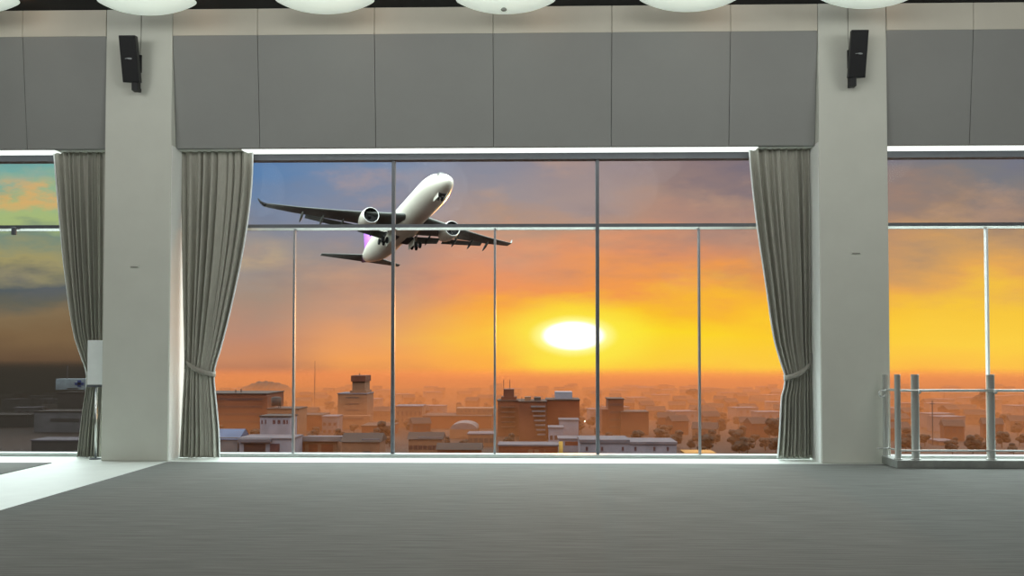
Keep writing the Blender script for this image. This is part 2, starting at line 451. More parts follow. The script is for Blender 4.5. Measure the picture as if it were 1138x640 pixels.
MB().rings([ring(-27.5, 1.47, 1.12), ring(-29, 1.12, 1.22), ring(-31, .7, 1.34), ring(-32.6, .35, 1.4), ring(-33, .1, 1.42)]).build('tail_cone', PM['plum'], AP, smooth=True)
g = MB()
for y0, y1 in ((-1.55, -.85), (-.8, -.05), (.05, .8), (.85, 1.55)):
    def P(y, x, zc, r): return (x, y, zc+math.sqrt(max(r*r*1.19-y*y, .01))+.02)
    g.face([P(y0, 27.35, -.56, 1.83), P(y1, 27.35, -.56, 1.83), P(y1, 26.3, -.37, 2.14), P(y0, 26.3, -.37, 2.14)])
g.build('cockpit_window', PM['dark'], fus)
bel = []
for k in range(15):
    s = k/14; x = 13.5-24*s; e = math.sin(PI*min(max(s, .001), .999))**.4
    bel.append([(x, 3.15*e*math.cos(2*PI*i/28), -1.45+1.95*e*math.sin(2*PI*i/28)) for i in range(28)])
MB().rings(bel).build('belly_fairing', PM['white'], AP, smooth=True)
def foil(xle, y, z, c, th, tw=0):
    """aerofoil section, leading edge at xle, chord running aft"""
    up_, lo = [], []
    n = 10
    for i in range(n+1):
        s = (1-math.cos(PI*i/n))/2
        h = 5*th*(.2969*math.sqrt(s)-.126*s-.3516*s*s+.2843*s**3-.1036*s**4)*c
        up_.append((xle-s*c, y, z+h+tw*s*c)); lo.append((xle-s*c, y, z-h*.8+tw*s*c))
    return up_ + lo[-2:0:-1]
for sg, side in ((-1, 'right'), (1, 'left')):
    secs = [(11.8, 1.0, -1.75, 13.0, .13), (10.6, 2.8, -1.65, 11.2, .13), (6.7, 9.5, -.95, 7.5, .115), (3.6, 15, -.35, 5.9, .105), (-.9, 22.5, .7, 4.0, .1), (-4.5, 28.6, 1.75, 2.4, .09)]
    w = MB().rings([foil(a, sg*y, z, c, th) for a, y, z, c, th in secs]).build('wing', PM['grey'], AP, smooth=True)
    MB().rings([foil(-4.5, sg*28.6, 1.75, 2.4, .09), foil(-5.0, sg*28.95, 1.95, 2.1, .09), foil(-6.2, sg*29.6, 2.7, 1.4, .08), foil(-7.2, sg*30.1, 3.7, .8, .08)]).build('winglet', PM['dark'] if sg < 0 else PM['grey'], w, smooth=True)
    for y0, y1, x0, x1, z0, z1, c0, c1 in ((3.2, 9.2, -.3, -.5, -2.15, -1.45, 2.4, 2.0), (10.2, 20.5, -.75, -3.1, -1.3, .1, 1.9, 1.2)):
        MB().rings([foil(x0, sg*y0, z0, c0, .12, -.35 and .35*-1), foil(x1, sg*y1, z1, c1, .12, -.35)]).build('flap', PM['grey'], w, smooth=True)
    for y in (6.4, 13.0, 17.2, 21.4):
        tt = (y-2.8)/25.8
        xe = -.8-4.0*max(0, (y-9.5)/19); zb = -1.7+(2.6*tt if y > 9 else 1.2*tt)
        MB().rings([[(xe+2.0-q, sg*(y+.28*e*math.cos(a)), zb-.2-.30*q+.45*e*math.sin(a)) for a in [2*PI*i/12 for i in range(12)]] for q, e in ((0, .1), (.6, .7), (1.5, 1), (2.4, .85), (3.3, .5), (3.9, .05))]).build('flap_fairing', PM['grey'], w, smooth=True)
    ey, ez, ex = sg*9.06, -1.95, 8.0
    KE = 1.13
    EM = Matrix.Translation((ex, ey, ez)) @ Matrix.Scale(KE, 4)
    e = MB().lathe([(1.36, -.5), (1.37, -.15), (1.43, 0), (1.5, -.12), (1.62, -.9), (1.66, -1.9), (1.55, -3.2), (1.28, -4.6), (1.2, -4.9), (1.1, -4.8)], 40, EM, 'x').build('engine', PM['white'], AP, smooth=True)
    MB().lathe([(1.37, -.3), (1.375, -.13), (1.435, .015), (1.505, -.1), (1.54, -.28)], 40, EM, 'x').build('intake_lip', PM['lip'], e, smooth=True)
    MB().lathe([(1.365, -.14), (1.35, -.5), (1.2, -1.3), (.02, -1.4)], 40, EM, 'x').build('fan', PM['tyre'], e, smooth=True)
    MB().lathe([(.01, -.75), (.2, -.95), (.36, -1.35)], 20, EM, 'x').build('spinner', PM['dark'], e, smooth=True)
    MB().lathe([(.95, -4.6), (.85, -5.6), (.45, -6.6), (.05, -7.2)], 28, EM, 'x').build('exhaust_cone', PM['grey'], e, smooth=True)
    MB().rings([[(ex-1.2, ey-.22, ez+1.4), (ex-1.2, ey+.22, ez+1.4), (ex-6.8, ey+.22, ez+.6), (ex-6.8, ey-.22, ez+.6)], [(ex-2.2, ey-.18, ez+1.75), (ex-2.2, ey+.18, ez+1.75), (ex-7.5, ey+.18, ez+.95), (ex-7.5, ey-.18, ez+.95)]]).build('pylon', PM['white'], e)
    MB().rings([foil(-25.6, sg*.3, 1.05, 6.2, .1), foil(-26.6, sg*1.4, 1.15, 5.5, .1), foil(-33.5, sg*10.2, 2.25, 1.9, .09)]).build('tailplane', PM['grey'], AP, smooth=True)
    # main gear
    mg = MB().tube([(-.5, sg*3.4, -1.9), (-.9, sg*3.8, -3.9)], .26).tube([(1.2, sg*3.2, -2.2), (-.8, sg*3.7, -3.4)], .14).tube([(.4, sg*3.8, -4.15), (-2.2, sg*3.8, -3.85)], .2).build('main_gear', PM['metal'], AP, smooth=True)
    for wx, wz in ((.4, -4.15), (-2.2, -3.85)):
        for wy in (3.3, 4.3):
            Mx = Matrix.Translation((wx, sg*wy, wz)) @ Matrix.Rotation(PI/2, 4, 'X')
            MB().lathe([(.1, -.2), (.45, -.22), (.66, -.18), (.7, 0), (.66, .18), (.45, .22), (.1, .2)], 24, Mx, cap=True).build('wheel', PM['tyre'], mg, smooth=True)
    MB().box(-2.6, 1.2, sg*2.6-.05, sg*2.6+.05, -4.6, -2.9).build('gear_door', PM['white'], mg)
    MB().box(-2.8, 1.6, sg*1.6-.8, sg*1.6+.8, -3.32, -3.0).build('gear_bay', PM['dark'], AP)
g = MB()
g.rings([[(x-s*c, th*c*math.sin(PI*s)**.7*q, z) for s, q in ((0.001, 0), (.15, 1), (.35, 1), (.6, 1), (.85, 1), (.999, 0), (.85, -1), (.6, -1), (.35, -1), (.15, -1))] for x, c, z, th in ((-20.5, 9.5, 2.2, .05), (-23, 8.2, 4.0, .05), (-28.5, 4.4, 9.6, .05), (-29.2, 3.6, 10.3, .04))])
g.build('tail_fin', PM['violet'], AP)
ng = MB().tube([(24.4, 0, -2.2), (24.9, 0, -2.95)], .15).tube([(24.9, -.5, -3.0), (24.9, .5, -3.0)], .1).build('nose_gear', PM['metal'], AP, smooth=True)
for wy in (-.42, .42):
    MB().lathe([(.1, -.16), (.4, -.18), (.5, 0), (.4, .18), (.1, .16)], 20, Matrix.Translation((24.9, wy, -3.0)) @ Matrix.Rotation(PI/2, 4, 'X'), cap=True).build('wheel', PM['tyre'], ng, smooth=True)
for wy in (-.85, .85):
    MB().box(23.6, 26.2, wy-.04, wy+.04, -3.3, -2.1).build('gear_door', PM['white'], ng)
MB().box(23.6, 26.4, -.75, .75, -2.66, -2.1).build('gear_bay', PM['dark'], AP)
SKY_S, BACK_S, SUN_E, LAMP_E = 5.6, .5, 1.0, 29.5
HAZE_SC = (.0050, .00165, .00058); HAZE_EXT = (.0110, .0110, .0110)
HAZE2_SC = (.00024, .00019, .00015); HAZE2_EXT = (.0110, .0110, .0110)
# ------------------------------------------------------------------ the city
GZ = -31.0
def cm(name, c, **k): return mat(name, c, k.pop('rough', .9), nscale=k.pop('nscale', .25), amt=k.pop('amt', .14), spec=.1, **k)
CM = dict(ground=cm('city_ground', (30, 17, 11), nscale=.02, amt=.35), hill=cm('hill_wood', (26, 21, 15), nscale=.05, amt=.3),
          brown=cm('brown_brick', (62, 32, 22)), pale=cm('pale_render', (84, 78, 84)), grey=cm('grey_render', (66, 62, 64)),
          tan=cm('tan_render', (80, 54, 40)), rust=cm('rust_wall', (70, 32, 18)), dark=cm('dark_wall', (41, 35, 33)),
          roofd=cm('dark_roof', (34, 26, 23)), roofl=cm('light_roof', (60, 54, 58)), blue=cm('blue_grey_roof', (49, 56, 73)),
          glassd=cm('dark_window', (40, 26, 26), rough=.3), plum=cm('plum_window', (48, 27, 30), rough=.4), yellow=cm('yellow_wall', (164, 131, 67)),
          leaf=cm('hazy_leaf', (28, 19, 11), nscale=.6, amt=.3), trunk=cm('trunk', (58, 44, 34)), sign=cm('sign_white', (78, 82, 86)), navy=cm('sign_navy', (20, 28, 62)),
          lamp=mat('floodlight_glow', (255, 240, 220), emit=(1, .85, .65), estr=6), gold=cm('gold_roof', (120, 83, 40)))  # lamp is the glow of the sun glints; last roof tone carries sunlight
taken = []
def clear(x0, x1, y0, y1):
    return all(x1 < a or x0 > b or y1 < c or y0 > d for a, b, c, d in taken)

def bld(name, label, cat, px0, px1, py, Y, dep, wall, roof='dark_flat', bands=0, wins=None, parts=None, wm='glassd'):
    """block whose front stands at distance Y; wins = (rows, cols, y from top, row step, w, h) in metres"""
    a, b = at(px0, py, Y), at(px1, py, Y)
    x0, x1, zt = a.x, b.x, a.z
    taken.append((x0-2, x1+2, Y-8, Y+dep+2))
    for q in (parts or ()):
        u, v = at(q[1], q[3], Y+q[5]), at(q[2], q[4], Y+q[5]); taken.append((u.x-1, v.x+1, Y+q[5]-1, Y+q[5]+q[6]+1))
    t = tag(empty(name, ((x0+x1)/2, Y, GZ)), label, cat)
    O = ((x0+x1)/2, Y, GZ)
    def put(g, n, m, par=None, **k):
        o = g.build(n, m, None, **k)
        if par: o.parent = par
        else: o.parent = t; o.location = -Vector(O)
        return o
    put(MB().box(x0, x1, Y, Y+dep, GZ, zt), 'walls', CM[wall])
    if roof == 'dark_flat' or roof == 'light_flat':
        m = CM['roofd' if roof[0] == 'd' else 'roofl']
        put(MB().box(x0-.3, x1+.3, Y-.3, Y+dep+.3, zt, zt+.45), 'roof', m)
    elif roof == 'gable':
        put(MB().rings([[(x0-.5, Y-.6, zt), (x0-.5, Y+dep+.6, zt), (x0-.5, Y+dep/2, zt+dep*.22)], [(x1+.5, Y-.6, zt), (x1+.5, Y+dep+.6, zt), (x1+.5, Y+dep/2, zt+dep*.22)]]), 'roof', CM['roofd'])
    elif roof == 'blue':
        put(MB().rings([[(x0-.5, Y-.6, zt-.6), (x0-.5, Y+dep+.6, zt+.2), (x0-.5, Y+dep*.7, zt+2.2)], [(x1+.5, Y-.6, zt-.6), (x1+.5, Y+dep+.6, zt+.2), (x1+.5, Y+dep*.7, zt+2.2)]]), 'roof', CM['blue'])
    elif roof == 'dome':
        R = []
        for k in range(13):
            an = PI*k/12; R.append(((x0+x1)/2-(x1-x0)/2*math.cos(an), zt+(x1-x0)*.24*math.sin(an)))
        put(MB().rings([[(x, Y, z) for x, z in R], [(x, Y+dep, z) for x, z in R]]), 'roof', CM['grey'], smooth=False)
    for k in range(bands):
        z = zt-1.6-3.1*k
        if z > GZ+1: put(MB().box(x0+.6, x1-.6, Y-.12, Y+.02, z-1.0, z), 'window_band', CM[wm])
    if wins:
        rows, cols, off, step, w, h = wins
        for r in range(rows):
            for c in range(cols):
                x = x0+(x1-x0)*(c+.5)/cols; z = zt-off-step*r
                put(MB().box(x-w/2, x+w/2, Y-.1, Y+.03, z-h, z), 'window', CM[wm])
    if parts:
        for n, q0, q1, r0, r1, dy, dd, m in parts:        # further blocks given by their outline
            u, v = at(q0, r0, Y+dy), at(q1, r1, Y+dy)
            put(MB().box(u.x, v.x, Y+dy, Y+dy+dd, v.z, u.z), n, CM[m])
    return t

def mast(px, py0, py1, Y, r=.18): return None
B = bld
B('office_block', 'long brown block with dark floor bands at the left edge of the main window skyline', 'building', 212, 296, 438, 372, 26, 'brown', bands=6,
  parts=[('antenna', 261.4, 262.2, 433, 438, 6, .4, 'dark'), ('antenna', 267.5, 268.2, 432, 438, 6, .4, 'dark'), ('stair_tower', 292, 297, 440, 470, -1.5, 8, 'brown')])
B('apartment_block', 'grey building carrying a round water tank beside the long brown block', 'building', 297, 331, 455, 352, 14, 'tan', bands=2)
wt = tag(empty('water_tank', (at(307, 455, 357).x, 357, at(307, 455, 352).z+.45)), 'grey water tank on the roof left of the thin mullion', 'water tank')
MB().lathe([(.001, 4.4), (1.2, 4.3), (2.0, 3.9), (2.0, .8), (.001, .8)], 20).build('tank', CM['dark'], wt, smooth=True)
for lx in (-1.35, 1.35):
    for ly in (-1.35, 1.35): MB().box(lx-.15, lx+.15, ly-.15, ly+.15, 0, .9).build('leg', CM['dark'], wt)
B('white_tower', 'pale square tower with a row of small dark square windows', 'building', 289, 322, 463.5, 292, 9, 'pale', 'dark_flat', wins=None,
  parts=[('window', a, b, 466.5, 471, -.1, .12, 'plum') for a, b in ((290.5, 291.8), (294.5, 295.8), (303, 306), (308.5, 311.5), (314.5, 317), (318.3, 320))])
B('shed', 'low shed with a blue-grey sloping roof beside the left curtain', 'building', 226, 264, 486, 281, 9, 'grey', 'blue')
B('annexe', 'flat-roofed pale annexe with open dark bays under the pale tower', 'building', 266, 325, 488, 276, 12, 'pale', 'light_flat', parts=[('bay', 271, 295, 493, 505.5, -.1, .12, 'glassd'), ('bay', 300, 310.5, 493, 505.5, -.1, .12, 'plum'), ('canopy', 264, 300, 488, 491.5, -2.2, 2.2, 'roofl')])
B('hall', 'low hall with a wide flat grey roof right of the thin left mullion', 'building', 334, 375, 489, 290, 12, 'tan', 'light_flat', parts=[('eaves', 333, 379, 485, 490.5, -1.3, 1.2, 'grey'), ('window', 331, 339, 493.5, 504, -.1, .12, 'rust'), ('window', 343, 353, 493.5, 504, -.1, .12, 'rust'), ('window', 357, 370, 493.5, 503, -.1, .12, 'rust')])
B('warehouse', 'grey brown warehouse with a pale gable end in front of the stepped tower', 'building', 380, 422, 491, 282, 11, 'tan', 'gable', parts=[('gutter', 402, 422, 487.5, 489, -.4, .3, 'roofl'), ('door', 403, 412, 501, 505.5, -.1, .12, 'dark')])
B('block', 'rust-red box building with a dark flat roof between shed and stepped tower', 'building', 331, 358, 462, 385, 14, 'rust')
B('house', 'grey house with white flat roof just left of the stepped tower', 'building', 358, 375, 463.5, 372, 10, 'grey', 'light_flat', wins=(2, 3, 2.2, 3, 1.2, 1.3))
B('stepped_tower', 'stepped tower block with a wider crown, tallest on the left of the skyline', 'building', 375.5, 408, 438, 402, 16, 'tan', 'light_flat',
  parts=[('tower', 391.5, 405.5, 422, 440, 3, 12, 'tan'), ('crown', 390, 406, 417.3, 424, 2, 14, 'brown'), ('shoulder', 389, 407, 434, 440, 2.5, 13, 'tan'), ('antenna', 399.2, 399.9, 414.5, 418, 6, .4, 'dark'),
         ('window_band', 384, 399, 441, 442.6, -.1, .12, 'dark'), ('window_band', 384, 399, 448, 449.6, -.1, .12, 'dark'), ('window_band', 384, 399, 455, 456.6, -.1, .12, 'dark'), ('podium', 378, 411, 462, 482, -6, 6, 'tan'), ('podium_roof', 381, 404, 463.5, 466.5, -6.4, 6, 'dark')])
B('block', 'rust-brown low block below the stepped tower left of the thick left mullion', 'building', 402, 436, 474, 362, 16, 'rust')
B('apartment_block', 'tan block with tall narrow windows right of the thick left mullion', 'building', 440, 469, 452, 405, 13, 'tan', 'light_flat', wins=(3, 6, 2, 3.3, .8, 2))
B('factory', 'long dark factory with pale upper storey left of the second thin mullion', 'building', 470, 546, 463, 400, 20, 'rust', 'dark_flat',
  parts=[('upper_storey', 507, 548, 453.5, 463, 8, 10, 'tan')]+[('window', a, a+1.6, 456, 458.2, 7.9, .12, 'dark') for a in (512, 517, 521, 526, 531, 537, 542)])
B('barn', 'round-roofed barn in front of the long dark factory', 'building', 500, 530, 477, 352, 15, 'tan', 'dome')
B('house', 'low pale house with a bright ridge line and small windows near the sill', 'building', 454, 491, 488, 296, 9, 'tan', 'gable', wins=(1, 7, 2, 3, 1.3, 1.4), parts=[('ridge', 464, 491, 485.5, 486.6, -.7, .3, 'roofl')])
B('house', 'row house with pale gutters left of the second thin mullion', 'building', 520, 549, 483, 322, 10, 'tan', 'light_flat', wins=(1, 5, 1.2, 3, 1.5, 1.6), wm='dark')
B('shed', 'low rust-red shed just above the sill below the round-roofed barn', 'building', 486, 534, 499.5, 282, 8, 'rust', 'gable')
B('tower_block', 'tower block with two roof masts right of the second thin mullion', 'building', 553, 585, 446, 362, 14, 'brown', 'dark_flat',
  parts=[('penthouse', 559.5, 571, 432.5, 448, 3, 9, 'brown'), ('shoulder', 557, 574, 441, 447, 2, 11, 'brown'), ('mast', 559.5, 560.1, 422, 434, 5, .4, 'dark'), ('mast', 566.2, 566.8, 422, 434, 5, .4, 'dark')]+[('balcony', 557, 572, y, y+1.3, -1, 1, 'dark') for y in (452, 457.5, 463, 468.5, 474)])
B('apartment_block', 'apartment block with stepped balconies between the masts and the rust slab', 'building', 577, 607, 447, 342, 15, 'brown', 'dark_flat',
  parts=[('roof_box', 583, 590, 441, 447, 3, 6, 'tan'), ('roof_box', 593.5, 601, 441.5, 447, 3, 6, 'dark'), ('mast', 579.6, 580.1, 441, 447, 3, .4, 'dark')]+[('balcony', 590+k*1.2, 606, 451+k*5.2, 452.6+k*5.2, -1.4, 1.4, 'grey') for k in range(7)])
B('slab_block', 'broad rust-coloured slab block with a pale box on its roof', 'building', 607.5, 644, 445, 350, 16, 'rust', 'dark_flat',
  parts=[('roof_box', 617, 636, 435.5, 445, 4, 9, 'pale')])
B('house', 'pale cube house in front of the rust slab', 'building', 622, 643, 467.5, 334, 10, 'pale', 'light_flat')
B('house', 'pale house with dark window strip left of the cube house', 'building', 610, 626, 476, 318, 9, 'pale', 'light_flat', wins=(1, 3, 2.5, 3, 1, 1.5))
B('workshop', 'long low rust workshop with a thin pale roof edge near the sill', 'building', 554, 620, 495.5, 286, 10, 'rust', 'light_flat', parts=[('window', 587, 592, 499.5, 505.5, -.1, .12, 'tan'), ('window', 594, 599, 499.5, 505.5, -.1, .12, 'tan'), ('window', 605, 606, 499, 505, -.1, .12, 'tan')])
B('house', 'pale house with yellow lit side wall and rust windows near the sill', 'building', 621, 666, 488.5, 294, 10, 'pale', 'light_flat', parts=[('side_wall', 621, 625.5, 490.5, 505.5, -.15, .2, 'yellow'), ('window_band', 628, 652, 490.5, 495, -.12, .15, 'rust')])  # yellow strip paints the sunlit side of the house
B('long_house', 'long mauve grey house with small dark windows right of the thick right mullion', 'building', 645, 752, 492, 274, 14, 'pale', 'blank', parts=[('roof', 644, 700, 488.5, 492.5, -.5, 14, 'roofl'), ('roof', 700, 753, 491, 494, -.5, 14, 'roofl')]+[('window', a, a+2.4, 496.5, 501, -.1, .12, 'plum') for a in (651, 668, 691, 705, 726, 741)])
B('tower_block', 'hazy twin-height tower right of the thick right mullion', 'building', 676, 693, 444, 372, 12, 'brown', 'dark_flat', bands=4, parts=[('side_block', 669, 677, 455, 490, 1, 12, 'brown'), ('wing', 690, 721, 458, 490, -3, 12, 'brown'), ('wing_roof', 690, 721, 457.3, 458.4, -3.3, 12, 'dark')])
B('round_hall', 'low hall with a bright orange lit roof behind the right thin mullion', 'building', 765, 793, 505, 272, 8, 'yellow', 'blank', parts=[('roof', 761, 796, 503.2, 505.3, -.6, 9, 'gold')])  # orange sunlight painted into the roof and wall colours
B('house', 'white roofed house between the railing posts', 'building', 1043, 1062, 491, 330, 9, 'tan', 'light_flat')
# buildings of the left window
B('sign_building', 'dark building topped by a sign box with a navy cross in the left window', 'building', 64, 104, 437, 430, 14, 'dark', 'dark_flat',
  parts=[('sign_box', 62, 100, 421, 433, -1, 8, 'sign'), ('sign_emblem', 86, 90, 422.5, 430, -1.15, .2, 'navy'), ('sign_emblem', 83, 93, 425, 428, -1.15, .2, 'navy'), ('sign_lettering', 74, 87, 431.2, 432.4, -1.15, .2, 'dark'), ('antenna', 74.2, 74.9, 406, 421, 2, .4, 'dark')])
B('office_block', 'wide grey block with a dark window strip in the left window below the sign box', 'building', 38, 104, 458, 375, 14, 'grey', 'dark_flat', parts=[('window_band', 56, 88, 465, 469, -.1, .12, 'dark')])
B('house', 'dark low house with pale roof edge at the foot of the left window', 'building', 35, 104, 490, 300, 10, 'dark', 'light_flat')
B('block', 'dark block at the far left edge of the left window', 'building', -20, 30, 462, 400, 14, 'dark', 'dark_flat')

for px, py, Y, lab in ((410.5, 452, 440, 'bright floodlight beside the stepped tower'), (649, 468, 420, 'bright lamp right of the rust slab block')):
    p = at(px, py, Y)
    t = tag(empty('floodlight', (p.x, Y, GZ)), lab, 'street light')
    MB().tube([(0, 0, 0), (0, 0, p.z-GZ)], .1, 8).build('pole', CM['dark'], t)
    MB().box(-.55, .55, -.5, .1, p.z-GZ-.35, p.z-GZ+.35).build('lamp_head', CM['lamp'], t, bevel=.1)  # glowing head on an added pole imitates a sun glint
p = at(1036, 445, 330); t = tag(empty('utility_pole', (p.x, 330, GZ)), 'tall thin utility pole between the railing posts', 'pole')
MB().tube([(0, 0, 0), (0, 0, p.z-GZ)], [.22, .14], 8).build('pole', CM['dark'], t); MB().box(-.9, .9, -.08, .08, p.z-GZ-1.3, p.z-GZ-1.1).build('crossarm', CM['dark'], t)
taken.append((at(350, 401, 520).x-6, at(350, 401, 520).x+6, 514, 526)); p = at(350, 401, 520); t = tag(empty('radio_mast', (p.x, 520, GZ)), 'thin faint radio mast rising left of the stepped tower', 'mast')
MB().tube([(0, 0, 0), (0, 0, p.z-GZ)], [.3, .08], 8).build('mast', CM['dark'], t)

# terrain and wooded hills
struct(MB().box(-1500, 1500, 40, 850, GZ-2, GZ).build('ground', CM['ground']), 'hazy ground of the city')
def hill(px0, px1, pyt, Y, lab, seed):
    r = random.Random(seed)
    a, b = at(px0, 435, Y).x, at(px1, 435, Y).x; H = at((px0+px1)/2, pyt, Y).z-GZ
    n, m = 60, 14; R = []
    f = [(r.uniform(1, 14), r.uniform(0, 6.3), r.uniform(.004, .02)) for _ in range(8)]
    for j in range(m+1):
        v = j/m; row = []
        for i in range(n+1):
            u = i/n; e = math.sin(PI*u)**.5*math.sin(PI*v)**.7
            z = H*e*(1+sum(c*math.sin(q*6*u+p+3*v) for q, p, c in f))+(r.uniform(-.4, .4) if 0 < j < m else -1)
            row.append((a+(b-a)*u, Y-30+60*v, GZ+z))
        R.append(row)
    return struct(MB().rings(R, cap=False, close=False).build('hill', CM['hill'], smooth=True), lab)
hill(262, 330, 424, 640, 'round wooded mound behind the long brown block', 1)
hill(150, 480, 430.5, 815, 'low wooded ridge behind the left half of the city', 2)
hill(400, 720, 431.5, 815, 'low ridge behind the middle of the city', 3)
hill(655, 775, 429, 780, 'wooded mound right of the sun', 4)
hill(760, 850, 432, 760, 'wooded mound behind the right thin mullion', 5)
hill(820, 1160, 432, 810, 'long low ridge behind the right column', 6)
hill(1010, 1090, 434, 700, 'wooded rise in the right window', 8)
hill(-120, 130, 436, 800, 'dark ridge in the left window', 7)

# small houses, far too hazy to tell apart
def mini(kind):
    t = empty('small_house')
    w, d, h = ((9, 8, 4.6), (12, 9, 6.2), (7, 7, 5.6))[kind]
    MB().box(-w/2, w/2, 0, d, 0, h).build('walls', CM[('tan', 'grey', 'brown')[kind]], t)
    if kind == 1: MB().box(-w/2-.3, w/2+.3, -.3, d+.3, h, h+.4).build('roof', CM['roofl'], t)
    else: MB().rings([[(-w/2-.4, -.5, h), (-w/2-.4, d+.5, h), (-w/2-.4, d/2, h+2.2)], [(w/2+.4, -.5, h), (w/2+.4, d+.5, h), (w/2+.4, d/2, h+2.2)]]).build('roof', CM['roofd'], t)
    g = MB()
    for x in (-w*.3, 0, w*.3): MB().box(x-.6, x+.6, -.08, .02, h-2.4, h-1.1).build('window', CM['glassd'], t)
    return t
LBL = ('small gabled house of the hazy city with a tan wall', 'small flat-roofed grey house of the hazy city', 'small gabled brown house of the hazy city')
spots = [(1086, 520, 1.9), (1096, 500, 1.5), (1076, 505, 1.3), (428, 335, 1.2), (415, 340, 1.1), (865, 330, 1.5), (855, 345, 1.2), (770, 600, 1.6), (790, 590, 1.8)]
for px, Y, s in spots: taken.append((at(px, 440, Y).x-4*s, at(px, 440, Y).x+4*s, Y-4*s, Y+4*s))
protos = [mini(k) for k in range(3)]; used = [0, 0, 0]
n = 0
for _ in range(6000):
    if n >= 190: break
    px = rng.choice((rng.uniform(240, 870), rng.uniform(700, 870), rng.uniform(985, 1138), rng.uniform(0, 62) if rng.random() < .3 else 1060))
    Y = 32420/rng.uniform(44, 98)
    if rng.random() < .35: Y = 32420/rng.uniform(41, 56)
    if Y < (425 if px < 440 or 545 < px < 725 else 330): continue
    x = at(px, 440, Y).x
    if not clear(x-8, x+8, Y-4, Y+13): continue
    k = rng.randrange(3)
    o = protos[k] if not used[k] else copy_tree(protos[k]); used[k] += 1
    o.location = (x, Y, GZ); o.rotation_euler.z = rng.uniform(-.35, .35)
    tag(o, LBL[k], 'house', ('small tan houses', 'small flat-roofed houses', 'small brown houses')[k]+' of the hazy city')
    taken.append((x-8, x+8, Y-4, Y+13)); n += 1
# trees
def tree_proto(seed):
    r = random.Random(seed); t = empty('hazy_tree')
    MB().tube([(0, 0, 0), (.1, 0, 3.4)], [.3, .2], 7).build('trunk', CM['trunk'], t)
    g = MB()
    for k in range(9):
        Mx = Matrix.Translation((r.uniform(-1.7, 1.7), r.uniform(-1.7, 1.7), r.uniform(3, 6.4))) @ Matrix.Diagonal((1, 1, .85, 1))
        q = bmesh.ops.create_icosphere(g.bm, subdivisions=2, radius=r.uniform(1.1, 2.1), matrix=Mx)
        for v in q['verts']: v.co += Vector((r.uniform(-.25, .25), r.uniform(-.25, .25), r.uniform(-.25, .25)))
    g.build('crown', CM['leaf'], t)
    return t
tp = [tree_proto(k) for k in range(2)]; tu = [0, 0]; n = 0
taken[:] = [q for q in taken if not any(abs(q[0]-(at(px, 440, Y).x-4*k)) < .01 for px, Y, k in spots)]
for i in range(4000):
    if n >= 240: break
    if i < len(spots): px, Y, s = spots[i]
    else:
        px = rng.choice((rng.uniform(240, 470), rng.uniform(400, 660), rng.uniform(640, 870), rng.uniform(730, 870), rng.uniform(985, 1138))); Y = 32420/rng.uniform(44, 112); s = rng.uniform(.5, .95)
    x = at(px, 440, Y).x
    if not clear(x-3.8*s, x+3.8*s, Y-3.8*s, Y+3.8*s): continue
    k = n % 2; o = tp[k] if not tu[k] else copy_tree(tp[k]); tu[k] += 1
    o.location = (x, Y, GZ); o.scale = (s*1.1, s, s*.92); o.rotation_euler.z = rng.uniform(0, 6.28)
    tag(o, 'bushy tree blurred by haze among the distant houses', 'tree', 'hazy trees of the distant city')
    taken.append((x-3.9*s, x+3.9*s, Y-3.9*s, Y+3.9*s)); n += 1

# haze: a real scattering bank lying over the city, thinning with height
def haze(name, label, foot, z0, z1, sc, ext, g):
    m = bpy.data.materials.new(name); m.use_nodes = True; t = NT(m.node_tree); t.n.clear()
    o = t.new('ShaderNodeOutputMaterial'); s = t.new('ShaderNodeVolumeScatter'); a = t.new('ShaderNodeVolumeAbsorption'); ad = t.new('ShaderNodeAddShader')
    ge = t.new('ShaderNodeNewGeometry'); sp = t.new('ShaderNodeSeparateXYZ'); t.l.new(ge.outputs['Position'], sp.inputs[0])
    k = t.smooth(sp.outputs[2], z1, z0, 0, 1)
    k = t.math('MULTIPLY', k, t.smooth(sp.outputs[1], 40, 640, 0, 1))
    mx = max(sc)
    s.inputs['Color'].default_value = (*[c/mx for c in sc], 1); t.l.new(t.math('MULTIPLY', k, mx), s.inputs['Density']); s.inputs['Anisotropy'].default_value = g
    ab = [max(0, e-c) for e, c in zip(ext, sc)]; am = max(ab)*1.0001
    a.inputs['Color'].default_value = (*[1-c/am for c in ab], 1); t.l.new(t.math('MULTIPLY', k, am), a.inputs['Density'])
    t.l.new(s.outputs[0], ad.inputs[0]); t.l.new(a.outputs[0], ad.inputs[1]); t.l.new(ad.outputs[0], o.inputs['Volume'])
    ob = MB().rings([[(x, y, GZ-1) for x, y in foot], [(x, y, z1) for x, y in foot]]).build(name, m)
    return tag(ob, label, 'haze', kind='stuff')
kx = -.455
haze('haze', 'orange sunset haze lying over the city', [(255*kx, 255), (255, 255), (1000, 1050), (1050*kx, 1050)], -30.0, -10.0, HAZE_SC, HAZE_EXT, .5)
haze('haze', 'dark murky haze in the left window', [(-100, 100), (100*kx-.5, 100), (1050*kx-3, 1050), (-1300, 1050)], -20.0, -2.0, HAZE2_SC, HAZE2_EXT, .3)  # absorbing bank added to dim the roofs and walls there

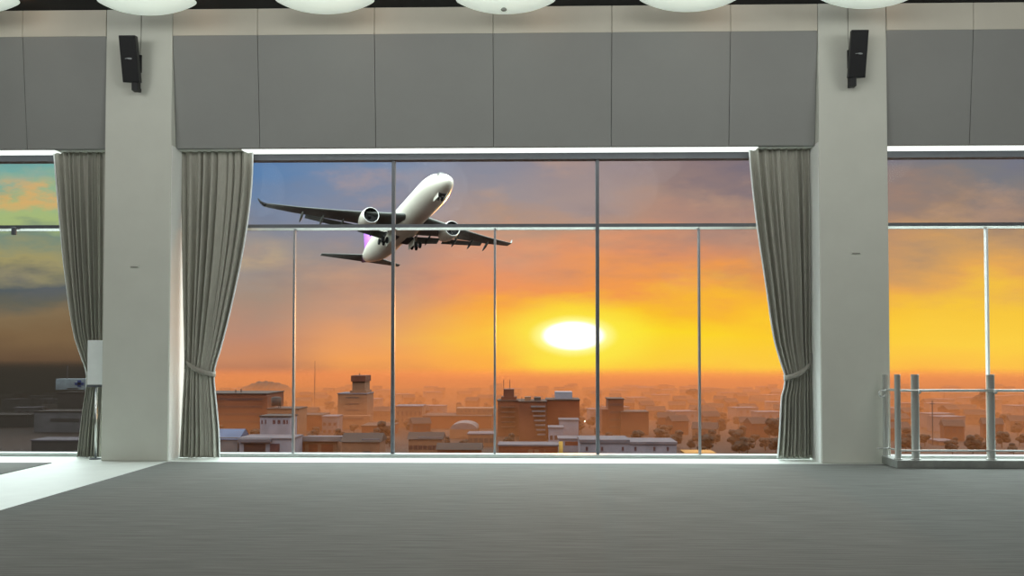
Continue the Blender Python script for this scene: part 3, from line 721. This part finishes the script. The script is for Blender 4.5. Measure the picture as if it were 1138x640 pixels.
# ------------------------------------------------------------------ sky
W = bpy.data.worlds.new('sky'); SC.world = W; W.use_nodes = True
t = NT(W.node_tree); t.n.clear()
tc = t.new('ShaderNodeTexCoord'); sp = t.new('ShaderNodeSeparateXYZ'); t.l.new(tc.outputs['Generated'], sp.inputs[0])
X, Y_, Z = sp.outputs
ym = t.math('MAXIMUM', Y_, .25)
u = t.math('DIVIDE', X, ym); w = t.math('DIVIDE', Z, ym)
vec = t.xyz(t.math('MULTIPLY', u, 1.0), t.math('MULTIPLY', w, 3.2), 0.0)
n1 = t.math('SUBTRACT', t.noise(vec, 5.5, 5, .55), .5)
vec2 = t.xyz(t.math('ADD', u, 3.1), t.math('MULTIPLY', w, 2.2), 4.0)
n2 = t.noise(vec2, 7.0, 6, .6)
damp = t.smooth(w, -.02, .12, .25, 1.)
tt = t.math('MULTIPLY', t.math('SUBTRACT', t.math('ADD', w, t.math('MULTIPLY', t.math('MULTIPLY', n1, .15), damp)), -.12), 2.0)
def ramp(stops):
    r = t.new('ShaderNodeValToRGB'); cr = r.color_ramp; cr.interpolation = 'EASE' if False else 'LINEAR'
    stops = sorted(((515-py)/500, c) for py, c in stops)
    while len(cr.elements) < len(stops): cr.elements.new(.5)
    for e, (p, c) in zip(cr.elements, stops): e.position = p
    for i, (p, c) in enumerate(stops): cr.elements[i].position = p; cr.elements[i].color = (*lin(c), 1)
    t.l.new(tt, r.inputs[0]); return r.outputs[0]
ST = [(30, [(180, (112, 168, 164)), (215, (150, 178, 140)), (245, (166, 184, 122)), (262, (120, 138, 122)), (285, (160, 150, 104)), (310, (84, 92, 94)), (335, (100, 98, 86)), (352, (128, 108, 80)), (375, (122, 98, 70)), (400, (102, 80, 60)), (440, (78, 60, 47))]),
      (285, [(175, (92, 128, 172)), (240, (126, 134, 152)), (285, (158, 148, 142)), (330, (166, 142, 126)), (370, (190, 140, 116)), (400, (202, 138, 102)), (418, (186, 124, 92)), (437, (196, 124, 84))]),
      (400, [(175, (116, 138, 170)), (240, (138, 138, 152)), (285, (154, 140, 136)), (330, (194, 150, 126)), (370, (232, 160, 106)), (400, (244, 162, 90)), (420, (224, 144, 84)), (437, (222, 134, 78))]),
      (550, [(175, (140, 140, 154)), (220, (158, 146, 148)), (250, (176, 146, 130)), (285, (216, 150, 118)), (320, (238, 150, 96)), (345, (254, 172, 66)), (372, (255, 194, 66)), (400, (255, 178, 72)), (437, (252, 152, 74))]),
      (645, [(175, (152, 138, 142)), (220, (166, 146, 142)), (250, (186, 148, 126)), (285, (226, 150, 106)), (320, (246, 156, 80)), (342, (255, 200, 40)), (372, (255, 236, 40)), (398, (255, 222, 62)), (415, (255, 180, 70)), (437, (252, 146, 66))]),
      (755, [(175, (130, 114, 120)), (215, (158, 132, 124)), (250, (178, 138, 122)), (285, (220, 146, 104)), (318, (244, 158, 78)), (345, (252, 190, 50)), (372, (255, 216, 44)), (400, (255, 206, 66)), (420, (255, 172, 72)), (437, (250, 150, 70))]),
      (860, [(175, (122, 112, 122)), (215, (150, 126, 120)), (250, (176, 136, 120)), (285, (198, 140, 108)), (320, (242, 160, 74)), (345, (252, 186, 54)), (372, (255, 206, 48)), (400, (255, 202, 68)), (437, (250, 152, 70))]),
      (1060, [(175, (112, 116, 136)), (205, (124, 122, 126)), (240, (150, 128, 114)), (270, (190, 150, 108)), (310, (232, 170, 88)), (345, (250, 200, 62)), (385, (255, 208, 70)), (410, (255, 190, 76)), (437, (250, 152, 74))])]
un = t.math('ADD', u, t.math('MULTIPLY', n1, .1))
col = None; last = None
for px, st in ST:
    r = ramp(st)
    if col is None: col = r
    elif last == 30: col = t.mix(t.smooth(u, -.50, -.42), col, r)
    else: col = t.mix(t.smooth(un, (last-592)/1000, (px-592)/1000), col, r)
    last = px
# cloud tone: paler tops, darker bellies
cl = t.smooth(n2, .5, .72, 0, 1); hi = t.smooth(w, .03, .12)
col = t.mix(t.math('MULTIPLY', t.math('MULTIPLY', cl, hi), .30), col, lin((222, 172, 132)))
n3 = t.noise(t.xyz(t.math('MULTIPLY', u, .8), t.math('MULTIPLY', w, 3.0), 9.0), 6.0, 5, .55)
ck = t.smooth(n3, .5, .72, 0, 1)
col = t.mix(t.math('MULTIPLY', t.math('MULTIPLY', ck, hi), .35), col, lin((118, 112, 124)))
# small orange cloud heads far left
lf = t.math('MULTIPLY', t.smooth(u, -.49, -.53), t.smooth(n2, .5, .6))
b1 = t.math('MULTIPLY', t.smooth(w, .150, .175), t.smooth(w, .205, .19)); b2 = t.math('MULTIPLY', t.smooth(w, .09, .105), t.smooth(w, .135, .12))
col = t.mix(t.math('MULTIPLY', t.math('MULTIPLY', lf, t.math('ADD', b1, b2, clamp=True)), .6), col, lin((236, 168, 92)))
# pale cloud at the left of the main window
bx = t.math('MULTIPLY', t.smooth(u, -.26, -.30), t.smooth(u, -.345, -.325)); bw = t.math('MULTIPLY', t.smooth(w, .09, .108), t.smooth(w, .135, .12))
col = t.mix(t.math('MULTIPLY', t.math('MULTIPLY', bx, bw), t.smooth(n1, -.12, .1, 0, .8)), col, lin((206, 176, 130)))
# the sun behind thin cloud
du = t.math('DIVIDE', t.math('SUBTRACT', u, .045), .0365); dw = t.math('DIVIDE', t.math('SUBTRACT', w, .0215), .0175)
dw2 = t.math('ADD', dw, t.math('MULTIPLY', n1, .5))
d = t.math('SQRT', t.math('ADD', t.math('MULTIPLY', du, du), t.math('MULTIPLY', dw2, dw2)))
col = t.mix(t.smooth(d, 3.0, .9, 0, .7), col, (1.0, .86, .08))
col = t.mix(t.smooth(d, 1.45, .9, 0, 1), col, (1.05, .98, .3))
col = t.mix(t.smooth(d, 1.05, .7, 0, 1), col, (2.2, 2.1, 1.7))
# open daylight higher up and behind
UP = t.smooth(w, .25, .5)
zen = (SKY_S*.88, SKY_S*1.0, SKY_S*1.0)
front = t.mix(UP, col, zen)
back = t.mix(t.smooth(Z, .02, .5), tuple(BACK_S*c for c in (1.0, .97, .86)), zen)
dn = t.smooth(Z, -.02, -.12)
back = t.mix(dn, back, (.05, .045, .04))
fin = t.mix(t.smooth(Y_, .30, .0), front, back)
bg = t.new('ShaderNodeBackground'); t.l.new(fin, bg.inputs[0]); bg.inputs[1].default_value = 1.0
ow = t.new('ShaderNodeOutputWorld'); t.l.new(bg.outputs[0], ow.inputs[0])
# ------------------------------------------------------------------ low evening sun and unseen fill lights added to brighten the hall
s = bpy.data.lights.new('sun', 'SUN'); s.energy = SUN_E; s.color = (1, .42, .13); s.angle = math.radians(2.5)
so = bpy.data.objects.new('sun', s); COL.objects.link(so)
sd = Vector((.045, 1, .035)).normalized()
so.rotation_euler = (sd).to_track_quat('Z', 'Y').to_euler(); so.location = (10, 300, 40)
for i, x in enumerate((-6.5, -2.2, 2.2, 6.5)):
    for j, y in enumerate((8.2, 4.4, -.2, -5.0)):
        l = bpy.data.lights.new('hall_lamp', 'POINT'); l.shadow_soft_size = .7; l.energy = LAMP_E*(1, 1, .4, .2)[j]*4; l.color = (1.0, 1.0, .95)
        o = bpy.data.objects.new('hall_lamp', l); COL.objects.link(o); o.location = (x, y, ZC-.8)
vs = SC.view_settings
vs.view_transform = 'Standard'; vs.look = 'None'; vs.exposure = 0.0; vs.gamma = 1.0; vs.use_curve_mapping = False
SC.display_settings.display_device = 'sRGB'
cy = SC.cycles
cy.max_bounces = 8; cy.diffuse_bounces = 5; cy.glossy_bounces = 4; cy.transparent_max_bounces = 12; cy.volume_bounces = 0; cy.volume_step_rate = .35
